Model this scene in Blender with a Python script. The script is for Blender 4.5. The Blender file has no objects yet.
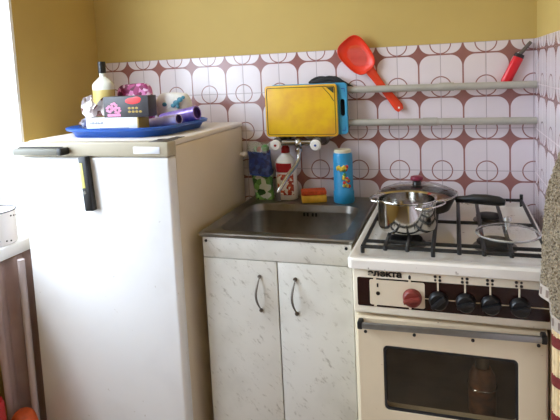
import bpy, bmesh, math, random
from mathutils import Vector, Matrix
random.seed(4)
S = bpy.context.scene
COL = S.collection
PI = math.pi
# ------------------------------------------------------------------ materials
def lin(v):
    v /= 255.0
    return v / 12.92 if v <= 0.04045 else ((v + 0.055) / 1.055) ** 2.4
def rgb(r, g, b): return (lin(r), lin(g), lin(b), 1.0)
def nt(name):
    m = bpy.data.materials.new(name); m.use_nodes = True
    n = m.node_tree; b = n.nodes['Principled BSDF']
    return m, n, b
def N(t, kind, **kw):
    n = t.nodes.new(kind)
    for k, v in kw.items(): setattr(n, k, v)
    return n
def mth(t, op, a, b=None, c=None):
    n = t.nodes.new('ShaderNodeMath'); n.operation = op
    for i, v in enumerate((a, b, c)):
        if v is None: continue
        if isinstance(v, (int, float)): n.inputs[i].default_value = v
        else: t.links.new(v, n.inputs[i])
    return n.outputs[0]
def mixc(t, f, a, b):
    n = t.nodes.new('ShaderNodeMix'); n.data_type = 'RGBA'
    for s, v in ((n.inputs[0], f), (n.inputs[6], a), (n.inputs[7], b)):
        if isinstance(v, (int, float)): s.default_value = v
        elif isinstance(v, tuple): s.default_value = v
        else: t.links.new(v, s)
    return n.outputs[2]
def coords(t): return N(t, 'ShaderNodeTexCoord').outputs['Object']
def noise(t, scale, detail=3, vec=None, rough=.55):
    n = N(t, 'ShaderNodeTexNoise'); n.inputs['Scale'].default_value = scale
    n.inputs['Detail'].default_value = detail; n.inputs['Roughness'].default_value = rough
    t.links.new(vec if vec is not None else coords(t), n.inputs['Vector'])
    return n.outputs['Fac']
def step(t, v, lo, hi):
    n = N(t, 'ShaderNodeMapRange'); n.inputs[1].default_value = lo; n.inputs[2].default_value = hi
    n.interpolation_type = 'SMOOTHSTEP'
    t.links.new(v, n.inputs[0]); return n.outputs[0]
def bump(t, b, h, strength=.2, dist=.002):
    n = N(t, 'ShaderNodeBump'); n.inputs['Strength'].default_value = strength; n.inputs['Distance'].default_value = dist
    t.links.new(h, n.inputs['Height']); t.links.new(n.outputs[0], b.inputs['Normal'])
def mat(name, col, rough=.5, metal=0., var=0., vscale=12, bmp=0., bscale=60, col2=None, spec=None, coat=0.):
    m, t, b = nt(name)
    b.inputs['Base Color'].default_value = col
    b.inputs['Roughness'].default_value = rough; b.inputs['Metallic'].default_value = metal
    if spec is not None: b.inputs['Specular IOR Level'].default_value = spec
    if coat: b.inputs['Coat Weight'].default_value = coat
    if var or col2:
        c2 = col2 if col2 else tuple(x * (1 - var) for x in col[:3]) + (1,)
        f = step(t, noise(t, vscale), .35, .7)
        t.links.new(mixc(t, f, col, c2), b.inputs['Base Color'])
    if bmp: bump(t, b, noise(t, bscale, 4), bmp)
    return m
def glassy(name, tint=(1, 1, 1, 1), gloss=.12, rough=.02):
    m, t, b = nt(name); t.nodes.remove(b)
    o = t.nodes['Material Output']
    tr = N(t, 'ShaderNodeBsdfTransparent'); tr.inputs[0].default_value = tint
    gl = N(t, 'ShaderNodeBsdfGlossy'); gl.inputs['Roughness'].default_value = rough
    lw = N(t, 'ShaderNodeLayerWeight'); lw.inputs[0].default_value = .5
    sch = mth(t, 'ADD', .035, mth(t, 'MULTIPLY', mth(t, 'POWER', lw.outputs['Facing'], 5.), .9))
    mx = N(t, 'ShaderNodeMixShader')
    t.links.new(mth(t, 'MINIMUM', mth(t, 'ADD', sch, gloss), 1.0), mx.inputs[0])
    t.links.new(tr.outputs[0], mx.inputs[1]); t.links.new(gl.outputs[0], mx.inputs[2])
    t.links.new(mx.outputs[0], o.inputs[0])
    return m
def tile_material(name, axis, off):
    """150 mm printed wall tile: rounded cells, four-pointed stars, ring on each tile corner"""
    m, t, b = nt(name); T = .15
    sp = N(t, 'ShaderNodeSeparateXYZ'); t.links.new(N(t, 'ShaderNodeNewGeometry').outputs['Position'], sp.inputs[0])
    def frac(src, o):
        u = mth(t, 'DIVIDE', mth(t, 'SUBTRACT', src, o), T)
        return mth(t, 'SUBTRACT', mth(t, 'FRACT', mth(t, 'ADD', u, 100.5)), .5)
    u = frac(sp.outputs[axis], off); v = frac(sp.outputs[2], 1.37)
    a = mth(t, 'ABSOLUTE', u); c = mth(t, 'ABSOLUTE', v); R = .275
    dx = mth(t, 'MAXIMUM', mth(t, 'SUBTRACT', R, a), 0.); dy = mth(t, 'MAXIMUM', mth(t, 'SUBTRACT', R, c), 0.)
    d = mth(t, 'SQRT', mth(t, 'ADD', mth(t, 'MULTIPLY', dx, dx), mth(t, 'MULTIPLY', dy, dy)))
    star = step(t, d, R - .024, R - .012)
    # ring round each tile corner
    def dist(vo):
        p = mth(t, 'SUBTRACT', .5, a); q = mth(t, 'SUBTRACT', v, vo)
        return mth(t, 'SQRT', mth(t, 'ADD', mth(t, 'MULTIPLY', p, p), mth(t, 'MULTIPLY', q, q)))
    ring = None
    for vo in (.25, -.75):
        e = mth(t, 'ABSOLUTE', mth(t, 'SUBTRACT', dist(vo), .232))
        r = mth(t, 'SUBTRACT', 1., step(t, e, .009, .017))
        ring = r if ring is None else mth(t, 'MAXIMUM', ring, r)
    pat = mth(t, 'MAXIMUM', star, ring)
    g1 = mth(t, 'SUBTRACT', .5, a); g2 = mth(t, 'ABSOLUTE', mth(t, 'SUBTRACT', v, .25))
    g = mth(t, 'MINIMUM', g1, g2)
    grout = mth(t, 'SUBTRACT', 1., step(t, g, .005, .012))
    nz = noise(t, 9, 3)
    white = mixc(t, nz, rgb(232, 222, 226), rgb(220, 208, 213))
    brown = mixc(t, noise(t, 30, 2), rgb(156, 106, 101), rgb(142, 93, 88))
    base = mixc(t, pat, white, brown)
    base = mixc(t, mth(t, 'MULTIPLY', grout, .8), base, rgb(158, 140, 146))
    t.links.new(base, b.inputs['Base Color'])
    b.inputs['Roughness'].default_value = .16
    t.links.new(mth(t, 'ADD', mth(t, 'MULTIPLY', grout, .5), .22), b.inputs['Roughness'])
    h = mth(t, 'SUBTRACT', mth(t, 'MULTIPLY', noise(t, 5, 2), .4), grout)
    bump(t, b, h, .35, .002)
    return m
def marble_laminate():
    m, t, b = nt('marbled laminate')
    mp = N(t, 'ShaderNodeMapping'); mp.inputs['Scale'].default_value = (34, 34, 90)
    m0 = N(t, 'ShaderNodeMapping'); m0.inputs['Rotation'].default_value = (0, -.75, 0)
    t.links.new(N(t, 'ShaderNodeNewGeometry').outputs['Position'], m0.inputs[0]); t.links.new(m0.outputs[0], mp.inputs[0])
    f1 = step(t, noise(t, 1., 5, mp.outputs[0], .68), .56, .72)
    f2 = step(t, noise(t, 7, 3), .4, .8)
    base = mixc(t, f2, rgb(216, 212, 204), rgb(200, 196, 187))
    base = mixc(t, mth(t, 'MULTIPLY', f1, .6), base, rgb(140, 130, 112))
    t.links.new(base, b.inputs['Base Color']); b.inputs['Roughness'].default_value = .38
    return m
def speckled(name, base, spot, scale=90, lo=.66, hi=.7, rough=.3, amount=.8, spec=None):
    m, t, b = nt(name)
    f = step(t, noise(t, scale, 2), lo, hi)
    f2 = step(t, noise(t, 6, 3), .45, .75)
    cc = mixc(t, mth(t, 'MULTIPLY', f2, .25), base, tuple(x * .8 for x in base[:3]) + (1,))
    t.links.new(mixc(t, mth(t, 'MULTIPLY', f, amount), cc, spot), b.inputs['Base Color'])
    b.inputs['Roughness'].default_value = rough
    return m
def patchy(name, cols, scale=25, rough=.5, seed=0.):
    """printed packaging: irregular patches of several colours"""
    m, t, b = nt(name)
    v = N(t, 'ShaderNodeTexVoronoi'); v.inputs['Scale'].default_value = scale
    mp = N(t, 'ShaderNodeMapping'); mp.inputs['Location'].default_value = (seed, seed * 2, seed * 3)
    t.links.new(coords(t), mp.inputs[0]); t.links.new(mp.outputs[0], v.inputs['Vector'])
    r = N(t, 'ShaderNodeValToRGB'); r.color_ramp.interpolation = 'CONSTANT'
    sp = N(t, 'ShaderNodeSeparateColor'); t.links.new(v.outputs['Color'], sp.inputs[0])
    t.links.new(sp.outputs[0], r.inputs[0])
    while len(r.color_ramp.elements) < len(cols): r.color_ramp.elements.new(.5)
    for i, c_ in enumerate(cols):
        r.color_ramp.elements[i].position = i / len(cols); r.color_ramp.elements[i].color = c_
    t.links.new(r.outputs[0], b.inputs['Base Color']); b.inputs['Roughness'].default_value = rough
    return m
M = {}
M['paint'] = mat('mustard wall paint', rgb(196, 168, 96), .7, var=.08, vscale=3, bmp=.12, bscale=40)
M['tile_b'] = tile_material('printed tile back', 0, 0.)
M['tile_r'] = tile_material('printed tile side', 1, -.075)
M['ceiling'] = mat('white ceiling paint', rgb(235, 232, 225), .8, var=.03)
M['floor'] = mat('brown linoleum', rgb(165, 148, 128), .45, col2=rgb(140, 122, 104), vscale=8)
M['reveal'] = mat('white reveal paint', rgb(245, 245, 245), .55, var=.02)
M['pvc'] = mat('white window frame', rgb(242, 243, 245), .35, var=.02)
M['pane'] = glassy('window glass', gloss=.02)
M['fr_door'] = speckled('white fridge enamel', rgb(238, 238, 240), rgb(200, 195, 190), 40, .74, .76, .3, .5)
M['fr_body'] = mat('cream fridge enamel', rgb(222, 209, 188), .38, var=.06, vscale=4)
M['fr_top'] = mat('white fridge top', rgb(236, 228, 218), .35, var=.05, vscale=8)
M['gasket'] = mat('grey brown gasket', rgb(150, 128, 100), .6, var=.1)
M['band'] = mat('beige trim band', rgb(184, 174, 152), .45, var=.05)
M['plate'] = mat('pale logo plate', rgb(232, 236, 246), .3, var=.03)
M['greymet'] = mat('satin grey plastic', rgb(122, 120, 110), .5, metal=.0, var=.1)
M['greybar'] = mat('grey steel bar', rgb(150, 148, 144), .3, metal=.75, var=.15, vscale=30)
M['black'] = mat('black plastic', rgb(22, 22, 24), .38, var=.2)
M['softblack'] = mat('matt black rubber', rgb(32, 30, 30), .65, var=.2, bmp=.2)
M['steel'] = mat('polished steel', rgb(205, 203, 198), .12, metal=1., var=.06, vscale=20)
M['sink'] = mat('brushed sink steel', rgb(150, 146, 140), .34, metal=1., var=.22, vscale=14, bmp=.03, bscale=200)
M['chrome'] = mat('chrome', rgb(190, 190, 190), .14, metal=1., var=.08, vscale=30)
M['oldmetal'] = mat('dull brown grey metal', rgb(120, 112, 104), .4, metal=.8, var=.25, vscale=40)
M['laminate'] = marble_laminate()
M['carcass'] = mat('cabinet edge', rgb(196, 178, 150), .5, var=.1)
M['enamel'] = speckled('cream stove enamel', rgb(236, 226, 204), rgb(160, 120, 80), 60, .73, .76, .25, .6)
M['hob'] = speckled('white hob enamel', rgb(238, 232, 222), rgb(120, 92, 66), 45, .68, .73, .22, .7)
M['door_en'] = speckled('ivory oven door enamel', rgb(226, 210, 180), rgb(150, 105, 70), 55, .74, .77, .28, .6)
M['darkbrown'] = mat('dark brown panel', rgb(42, 18, 16), .25, var=.3, vscale=30)
M['creamprint'] = mat('cream print', rgb(228, 214, 188), .35, var=.04)
M['blackprint'] = mat('black print', rgb(20, 16, 16), .4, var=.1)
M['redknob'] = mat('brick red knob', rgb(128, 52, 44), .4, var=.15, vscale=40)
M['castiron'] = mat('black enamelled iron', rgb(17, 16, 16), .5, var=.3, vscale=60, bmp=.2, bscale=200)
M['oven_dark'] = mat('dark oven lining', rgb(96, 84, 68), .5, var=.5, vscale=10)
M['oven_glass'] = glassy('oven glass', (.85, .82, .76, 1), .03)
M['clear'] = glassy('clear glass', (.95, .96, .95, 1), .06)
M['lidglass'] = glassy('lid glass', (.78, .76, .74, 1), .08)
M['rimglass'] = mat('thick glass rim', rgb(200, 200, 196), .1, metal=.6, var=.1)
M['stew'] = mat('brown stew', rgb(150, 92, 56), .4, col2=rgb(96, 56, 36), vscale=35, bmp=.6, bscale=60)
M['water'] = mat('murky water', rgb(120, 112, 100), .06, var=.2, metal=.3)
M['maroon'] = mat('maroon knob', rgb(130, 34, 60), .35, var=.1)
M['yellow'] = mat('yellow board plastic', rgb(236, 190, 30), .4, col2=rgb(222, 164, 44), vscale=14, bmp=.15, bscale=120)
M['blueboard'] = mat('blue board plastic', rgb(60, 150, 190), .45, var=.08)
M['olive'] = mat('dark olive print', rgb(62, 60, 20), .5, var=.1)
M['pipe'] = mat('grey pipe plastic', rgb(176, 170, 158), .5, var=.12, vscale=15)
M['ceramic'] = mat('white ceramic', rgb(238, 234, 226), .2, var=.04)
M['redplastic'] = mat('red plastic', rgb(222, 28, 40), .35, var=.1, vscale=20)
M['orange'] = mat('orange red plastic', rgb(232, 66, 34), .35, var=.1, vscale=20)
M['bluetray'] = mat('blue tray plastic', rgb(28, 84, 172), .35, var=.12, vscale=15)
M['white'] = mat('white plastic', rgb(236, 232, 224), .35, var=.04)
M['redcap'] = mat('dark red cap', rgb(170, 22, 30), .35, var=.1)
M['cyan'] = mat('sky blue plastic', rgb(44, 150, 205), .35, var=.12, vscale=18)
M['creamlid'] = mat('cream lid', rgb(226, 218, 190), .4, var=.06)
M['yprint'] = mat('yellow print', rgb(232, 200, 70), .45, var=.1)
M['rprint'] = mat('red print', rgb(205, 50, 40), .45, var=.1)
M['gprint'] = mat('green print', rgb(90, 150, 70), .45, var=.1)
M['redlabel'] = mat('crimson label', rgb(170, 26, 30), .45, var=.2, vscale=50)
M['orlabel'] = patchy('mixed label print', [rgb(235, 225, 210), rgb(196, 84, 50), rgb(235, 225, 210), rgb(170, 60, 40)], 90, .45)
M['foamy'] = mat('yellow foam', rgb(232, 178, 60), .9, var=.15, vscale=60, bmp=.6, bscale=200)
M['scour'] = mat('orange scouring pad', rgb(214, 84, 36), .95, var=.3, vscale=120, bmp=.9, bscale=300)
M['bluepack'] = patchy('dark blue packet film', [rgb(30, 48, 110), rgb(36, 58, 130), rgb(26, 40, 96), rgb(60, 84, 150)], 70, .3)
M['greenpack'] = patchy('green packet film', [rgb(52, 110, 44), rgb(120, 170, 90), rgb(40, 84, 40), rgb(206, 212, 200), rgb(90, 140, 70)], 50, .3, 3.)
M['bandblue'] = mat('blue stripe', rgb(36, 74, 160), .35, var=.1)
M['clearfilm'] = glassy('clear film', (.8, .84, .8, 1), .16, .15)
M['liquid'] = mat('pale yellow liquid', rgb(204, 184, 116), .12, var=.08)
M['bottleglass'] = mat('clear bottle shoulder', rgb(222, 222, 212), .08, var=.06)
M['floral'] = patchy('magenta floral cloth', [rgb(120, 24, 70), rgb(150, 40, 96), rgb(206, 120, 170), rgb(96, 18, 54), rgb(228, 190, 208)], 70, .6, 1.)
M['blackbox'] = mat('charcoal carton', rgb(58, 54, 60), .45, var=.3, vscale=25)
M['pinkprint'] = mat('pink flower print', rgb(214, 132, 170), .45, var=.2, vscale=80)
M['whitebox'] = mat('white carton', rgb(240, 238, 236), .45, var=.03)
M['gold'] = mat('mustard gold carton end', rgb(176, 146, 62), .45, var=.15)
M['greyprint'] = mat('grey print', rgb(150, 156, 160), .5, var=.1)
M['film'] = patchy('crinkled film packet', [rgb(210, 206, 208), rgb(150, 140, 142), rgb(235, 230, 230), rgb(110, 70, 64), rgb(190, 180, 184)], 45, .22, 5.)
M['tissue'] = patchy('tissue packet film', [rgb(225, 218, 205), rgb(214, 206, 192), rgb(232, 226, 216), rgb(206, 198, 184)], 14, .35, 2.)
M['teal'] = mat('teal print', rgb(64, 132, 150), .45, var=.3, vscale=60)
M['purple'] = mat('violet film', rgb(120, 92, 196), .22, col2=rgb(176, 152, 226), vscale=16, metal=.25)
M['darkviolet'] = mat('dark violet end', rgb(64, 40, 116), .5, var=.2)
M['lavender'] = mat('pale lilac film', rgb(178, 162, 214), .25, col2=rgb(206, 198, 232), vscale=22, metal=.2)
M['led'] = mat('yellow lamp strip', rgb(232, 226, 130), .35, var=.05)
M['mug'] = mat('white enamel', rgb(238, 234, 234), .25, var=.03)
M['dots'] = mat('dark speck', rgb(40, 36, 40), .4, var=.1)
M['mauve'] = mat('mauve grey curtain', rgb(186, 162, 158), .9, var=.15, vscale=9, bmp=.3, bscale=300)
M['pinkgrey'] = mat('pale painted pipe', rgb(206, 194, 196), .5, var=.05)
M['orangecloth'] = mat('orange plastic bag', rgb(214, 92, 40), .55, var=.3, vscale=20)
M['deepred'] = mat('deep red plastic', rgb(168, 22, 26), .4, var=.2)
M['bamboo'] = mat('split bamboo', rgb(232, 206, 160), .5, var=.22, vscale=60)
M['bambooband'] = mat('dark red binding', rgb(120, 34, 30), .7, var=.3, vscale=80)
M['hem'] = mat('off white hem', rgb(188, 174, 160), .9, var=.15, vscale=40)
M['hemline'] = mat('grey brown hem stripe', rgb(134, 116, 104), .9, var=.15)
def towel_mat():
    m, t, b = nt('brown terry')
    f = step(t, noise(t, 230, 3, None, .65), .28, .6)
    f2 = noise(t, 14, 3)
    base = mixc(t, f2, rgb(146, 126, 98), rgb(122, 102, 78))
    t.links.new(mixc(t, f, rgb(84, 66, 44), mixc(t, .45, base, rgb(204, 188, 158))), b.inputs['Base Color'])
    b.inputs['Roughness'].default_value = 1.; b.inputs['Specular IOR Level'].default_value = .1
    b.inputs['Sheen Weight'].default_value = .3
    bump(t, b, noise(t, 190, 4), 1., .008)
    return m
M['terry'] = towel_mat()
def strainer_mat():
    m, t, b = nt('perforated red plastic')
    b.inputs['Base Color'].default_value = rgb(226, 56, 30); b.inputs['Roughness'].default_value = .35
    o = t.nodes['Material Output']
    sp = N(t, 'ShaderNodeSeparateXYZ'); t.links.new(coords(t), sp.inputs[0])
    u = mth(t, 'DIVIDE', sp.outputs[0], .0075); v = mth(t, 'DIVIDE', sp.outputs[1], .0075)
    fu = mth(t, 'SUBTRACT', mth(t, 'FRACT', mth(t, 'ADD', u, 100.)), .5); fv = mth(t, 'SUBTRACT', mth(t, 'FRACT', mth(t, 'ADD', v, 100.)), .5)
    d = mth(t, 'SQRT', mth(t, 'ADD', mth(t, 'MULTIPLY', fu, fu), mth(t, 'MULTIPLY', fv, fv)))
    hole = mth(t, 'SUBTRACT', 1., step(t, d, .27, .34))
    # holes only in the middle of the bowl
    su = mth(t, 'DIVIDE', sp.outputs[0], .032); sv = mth(t, 'DIVIDE', sp.outputs[1], .042)
    rr = mth(t, 'SQRT', mth(t, 'ADD', mth(t, 'MULTIPLY', su, su), mth(t, 'MULTIPLY', sv, sv)))
    hole = mth(t, 'MULTIPLY', hole, mth(t, 'LESS_THAN', rr, 1.))
    tr = N(t, 'ShaderNodeBsdfTransparent'); mx = N(t, 'ShaderNodeMixShader')
    t.links.new(hole, mx.inputs[0]); t.links.new(b.outputs[0], mx.inputs[1]); t.links.new(tr.outputs[0], mx.inputs[2])
    t.links.new(mx.outputs[0], o.inputs[0])
    return m
M['strainer'] = strainer_mat()

# ------------------------------------------------------------------ geometry helpers
ORG = {}
def rrect(cx, cy, hx, hy, r, n=6):
    r = min(r, hx - 1e-5, hy - 1e-5); out = []
    for k, (sx, sy) in enumerate(((1, 1), (-1, 1), (-1, -1), (1, -1))):
        for i in range(n + 1):
            a = (k + i / n) * PI / 2
            out.append((cx + sx * (hx - r) + r * math.cos(a), cy + sy * (hy - r) + r * math.sin(a)))
    return out
class MB:
    def __init__(s): s.bm = bmesh.new()
    def _add(s, tmp, mx=None):
        if mx is not None: bmesh.ops.transform(tmp, matrix=mx, verts=tmp.verts)
        me = bpy.data.meshes.new('t'); tmp.to_mesh(me); tmp.free(); s.bm.from_mesh(me); bpy.data.meshes.remove(me); return s
    def box(s, x0, x1, y0, y1, z0, z1, bev=0., seg=2, mx=None):
        t = bmesh.new(); bmesh.ops.create_cube(t, size=1)
        for v in t.verts: v.co = Vector(((x0 + x1) / 2 + v.co.x * (x1 - x0), (y0 + y1) / 2 + v.co.y * (y1 - y0), (z0 + z1) / 2 + v.co.z * (z1 - z0)))
        if bev: bmesh.ops.bevel(t, geom=t.edges[:], offset=bev, segments=seg, profile=.5, affect='EDGES')
        return s._add(t, mx)
    def lathe(s, prof, seg=40, mx=None, close=False):
        t = bmesh.new(); rings = []
        for r, z in prof:
            if r < 1e-6: rings.append([t.verts.new((0, 0, z))])
            else: rings.append([t.verts.new((r * math.cos(2 * PI * i / seg), r * math.sin(2 * PI * i / seg), z)) for i in range(seg)])
        prs = list(zip(rings, rings[1:])) + ([(rings[-1], rings[0])] if close else [])
        for a, b in prs:
            for i in range(seg):
                j = (i + 1) % seg
                if len(a) == 1 and len(b) == 1: continue
                if len(a) == 1: t.faces.new((a[0], b[j], b[i]))
                elif len(b) == 1: t.faces.new((a[i], a[j], b[0]))
                else: t.faces.new((a[i], a[j], b[j], b[i]))
        bmesh.ops.recalc_face_normals(t, faces=t.faces[:])
        return s._add(t, mx)
    def loft(s, loops, cap0=False, cap1=False, mx=None, closed=False):
        t = bmesh.new(); L = [[t.verts.new(p) for p in lp] for lp in loops]; n = len(L[0])
        for a, b in list(zip(L, L[1:])) + ([(L[-1], L[0])] if closed else []):
            for i in range(n):
                j = (i + 1) % n; t.faces.new((a[i], a[j], b[j], b[i]))
        if cap0: t.faces.new(L[0])
        if cap1: t.faces.new(L[-1])
        bmesh.ops.recalc_face_normals(t, faces=t.faces[:])
        return s._add(t, mx)
    def tube(s, pts, r, seg=10, caps=True, radii=None, closed=False, flat=1.):
        pts = [Vector(p) for p in pts]; n = len(pts); loops = []; up = None
        for i, p in enumerate(pts):
            if closed: d = pts[(i + 1) % n] - pts[i - 1]
            else: d = pts[min(i + 1, n - 1)] - pts[max(i - 1, 0)]
            d.normalize()
            if up is None:
                up = Vector((0, 0, 1)) if abs(d.z) < .9 else Vector((1, 0, 0))
            a = d.cross(up); a.normalize(); up = a.cross(d); up.normalize()
            rr = radii[i] if radii else r
            loops.append([p + a * rr * math.cos(2 * PI * k / seg) + up * rr * flat * math.sin(2 * PI * k / seg) for k in range(seg)])
        return s.loft(loops, caps and not closed, caps and not closed, closed=closed)
    def cyl(s, p0, p1, r, seg=20, bev=0., r1=None):
        p0, p1 = Vector(p0), Vector(p1); h = (p1 - p0).length; r1 = r if r1 is None else r1
        if bev: prof = [(0, 0), (r - bev, 0), (r, bev), (r1, h - bev), (r1 - bev, h), (0, h)]
        else: prof = [(0, 0), (r, 0), (r1, h), (0, h)]
        q = Vector((0, 0, 1)).rotation_difference((p1 - p0).normalized())
        return s.lathe(prof, seg, Matrix.Translation(p0) @ q.to_matrix().to_4x4())
    def sphere(s, c, rx, ry=None, rz=None, seg=20):
        t = bmesh.new(); bmesh.ops.create_uvsphere(t, u_segments=seg, v_segments=max(8, seg // 2), radius=1)
        return s._add(t, Matrix.Translation(c) @ Matrix.Diagonal((rx, ry or rx, rz or rx, 1)))
    def prism(s, poly, y0, y1, mx=None, bev=0.):
        """outline in x,z extruded along y"""
        t = bmesh.new(); a = [t.verts.new((x, y0, z)) for x, z in poly]; f = t.faces.new(a)
        r = bmesh.ops.extrude_face_region(t, geom=[f])
        for v in r['geom']:
            if isinstance(v, bmesh.types.BMVert): v.co.y = y1
        bmesh.ops.recalc_face_normals(t, faces=t.faces[:])
        if bev:
            ed = [e for e in t.edges if abs(e.verts[0].co.y - e.verts[1].co.y) < 1e-7]
            bmesh.ops.bevel(t, geom=ed, offset=bev, segments=2, profile=.5, affect='EDGES')
        return s._add(t, mx)
    def grid(s, f, nu, nv, wrap=False):
        t = bmesh.new(); g = [[t.verts.new(f(i / nu, j / nv)) for i in range(nu if wrap else nu + 1)] for j in range(nv + 1)]
        for j in range(nv):
            for i in range(nu):
                i2 = (i + 1) % nu if wrap else i + 1
                t.faces.new((g[j][i], g[j][i2], g[j + 1][i2], g[j + 1][i]))
        bmesh.ops.recalc_face_normals(t, faces=t.faces[:])
        return s._add(t)
    def build(s, name, m, parent=None, org=None, local=False, smooth=35):
        """geometry is in world coordinates unless local; the object sits at org"""
        o_ = Vector((0, 0, 0))
        if parent is not None: o_ = ORG[parent.name]
        elif org is not None: o_ = Vector(org)
        if not local and o_.length: bmesh.ops.translate(s.bm, vec=-o_, verts=s.bm.verts)
        me = bpy.data.meshes.new(name); s.bm.to_mesh(me); s.bm.free()
        me.materials.append(M[m] if isinstance(m, str) else m)
        if smooth:
            me.shade_smooth(); me.set_sharp_from_angle(angle=math.radians(smooth))
        o = bpy.data.objects.new(name, me); COL.objects.link(o)
        if parent is not None: o.parent = parent; ORG[o.name] = o_
        else: o.location = o_; ORG[o.name] = o_
        return o
def tag(o, label, cat, group=None):
    o['label'] = label; o['category'] = cat
    if group: o['group'] = group
    return o
def thing(name, label, cat, org, group=None, rotz=0.):
    o = bpy.data.objects.new(name, None); COL.objects.link(o); o.location = org; o.empty_display_size = .05
    o.rotation_euler = (0, 0, rotz); ORG[o.name] = Vector(org) if not rotz else Vector((0, 0, 0))
    return tag(o, label, cat, group)
def struct(mb, name, m, org=None, parent=None, smooth=35):
    o = mb.build(name, m, parent, org, smooth=smooth)
    if parent is None: o['kind'] = 'structure'
    return o
def text_mesh(txt, name, m, parent, loc, size, depth=.0008, sx=1.):
    """text facing -y at world loc (lower left corner)"""
    cu = bpy.data.curves.new('txt', 'FONT'); cu.body = txt; cu.size = size; cu.extrude = depth; cu.offset = size * .04
    to = bpy.data.objects.new('txt', cu); COL.objects.link(to)
    dg = bpy.context.evaluated_depsgraph_get(); me = bpy.data.meshes.new_from_object(to.evaluated_get(dg))
    bpy.data.objects.remove(to); bpy.data.curves.remove(cu)
    me.transform(Matrix.Translation(Vector(loc) - ORG[parent.name]) @ Matrix.Rotation(PI / 2, 4, 'X') @ Matrix.Diagonal((sx, 1, 1, 1)))
    me.materials.clear(); me.materials.append(M[m]); me.name = name
    o = bpy.data.objects.new(name, me); COL.objects.link(o); o.parent = parent; ORG[o.name] = ORG[parent.name]
    return o
XL, XR, YB, ZC = -1.65, .079, -3.9, 2.65     # room: left wall, right wall, rear wall, ceiling
TT = 1.4075                                  # top of the tiling
# ------------------------------------------------------------------ room
struct(MB().box(XL - .2, XR + .15, YB - .1, .1, -.1, 0), 'floor', 'floor')
struct(MB().box(XL - .2, XR + .15, YB - .1, .1, ZC, ZC + .1), 'ceiling', 'ceiling')
struct(MB().box(XL - .2, XR + .15, .006, .12, 0, ZC), 'wall_back', 'paint')
struct(MB().box(XR + .006, XR + .15, YB, .006, 0, ZC), 'wall_right', 'paint')
struct(MB().box(XL, XR + .006, YB - .1, YB, 0, ZC), 'wall_front', 'paint')
WY0, WY1, WZ0, WZ1 = -2.0, -.44, .762, 2.45
wl = MB().box(XL - .2, XL, WY1, .006, 0, ZC).box(XL - .2, XL, YB - .1, WY0, 0, ZC)
wl.box(XL - .2, XL, WY0, WY1, 0, WZ0).box(XL - .2, XL, WY0, WY1, WZ1, ZC)
struct(wl, 'wall_left', 'paint')
struct(MB().box(-1.618, XR + .006, 0., .006, 0, TT, .0015), 'trim_1', 'tile_b')
struct(MB().box(XR, XR + .006, -2.0, 0., 0, TT, .0015), 'trim_2', 'tile_r')
# window: reveal lining, frame, glass, sill
win = MB()
win.box(-1.85, XL - .001, WY1 - .012, WY1, WZ0 + .04, WZ1).box(-1.85, XL - .001, WY0, WY0 + .012, WZ0 + .04, WZ1).box(-1.85, XL - .001, WY0, WY1, WZ1 - .012, WZ1)
w1 = struct(win, 'window_1', 'reveal')
fr = MB()
a0, a1, b0, b1 = WY0 + .012, WY1 - .012, WZ0 + .04, WZ1 - .012; fx0, fx1 = -1.84, -1.78
fr.box(fx0, fx1, a0, a0 + .06, b0, b1, .004).box(fx0, fx1, a1 - .06, a1, b0, b1, .004)
fr.box(fx0, fx1, a0 + .06, a1 - .06, b0, b0 + .06, .004).box(fx0, fx1, a0 + .06, a1 - .06, b1 - .06, b1, .004)
ym = -1.62; fr.box(fx0, fx1, ym - .035, ym + .035, b0 + .06, b1 - .06, .004)
wf = struct(fr, 'window_frame', 'pvc', parent=w1)
pn = MB().box(-1.814, -1.808, a0 + .055, ym - .03, b0 + .055, b1 - .055).box(-1.814, -1.808, ym + .03, a1 - .055, b0 + .055, b1 - .055)
struct(pn, 'window_pane', 'pane', parent=wf)
struct(MB().box(-1.85, -1.597, WY0 - .03, WY1 + .012, WZ0 - .002, WZ0 + .038, .005), 'trim_3', 'pvc')
# ------------------------------------------------------------------ fridge
fx0, fx1 = -1.535, -.986
F = thing('refrigerator', 'old white single-door refrigerator left of the sink with a blue tray on top', 'refrigerator', ((fx0 + fx1) / 2, -.28, 0))
MB().box(fx0, fx1, -.538, -.012, .05, 1.128, .006).build('body', 'fr_body', F)
MB().box(fx0 - .001, fx1 + .001, -.545, -.010, 1.128, 1.146, .006, 3).build('top_panel', 'fr_top', F)
MB().box(fx0 + .012, fx1 - .012, -.5455, -.538, .1, 1.12).build('gasket', 'gasket', F)
D = MB().box(fx0 + .012, fx1 + .006, -.592, -.5455, .1, 1.100, .008, 3).build('door', 'fr_door', F)
B = MB().box(fx0 + .011, fx1 + .0065, -.594, -.5455, 1.1015, 1.1455, .004, 3).build('door_trim', 'band', F)
B['label'] = 'beige trim band along the top of the door'
MB().box(-1.095, -1.006, -.5965, -.594, 1.1115, 1.1325, .001).build('logo_plate', 'plate', B)
H = MB().box(-1.515, -1.345, -.630, -.596, 1.111, 1.131, .004).build('handle', 'greymet', B)
MB().box(-1.345, -1.325, -.632, -.594, 1.110, 1.133, .005).build('handle_cap', 'black', H)
MB().box(-1.512, -1.346, -.612, -.596, 1.131, 1.1335, .001).build('handle_strip', 'softblack', H)
hg = MB().box(-1.045, -.985, -.59, -.52, 1.146, 1.1475, .0004).box(-1.02, -.99, -.53, -.47, 1.146, 1.1475, .0004).cyl((-1.03, -.553, 1.149), (-1.03, -.553, 1.1505), .006).cyl((-1.003, -.54, 1.149), (-1.003, -.54, 1.1505), .005)
hg.build('hinge', 'oldmetal', F)
for sx in (fx0 + .05, fx1 - .05):
    for sy in (-.5, -.06):
        MB().cyl((sx, sy, 0), (sx, sy, .05), .018).build('foot', 'softblack', F)
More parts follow.
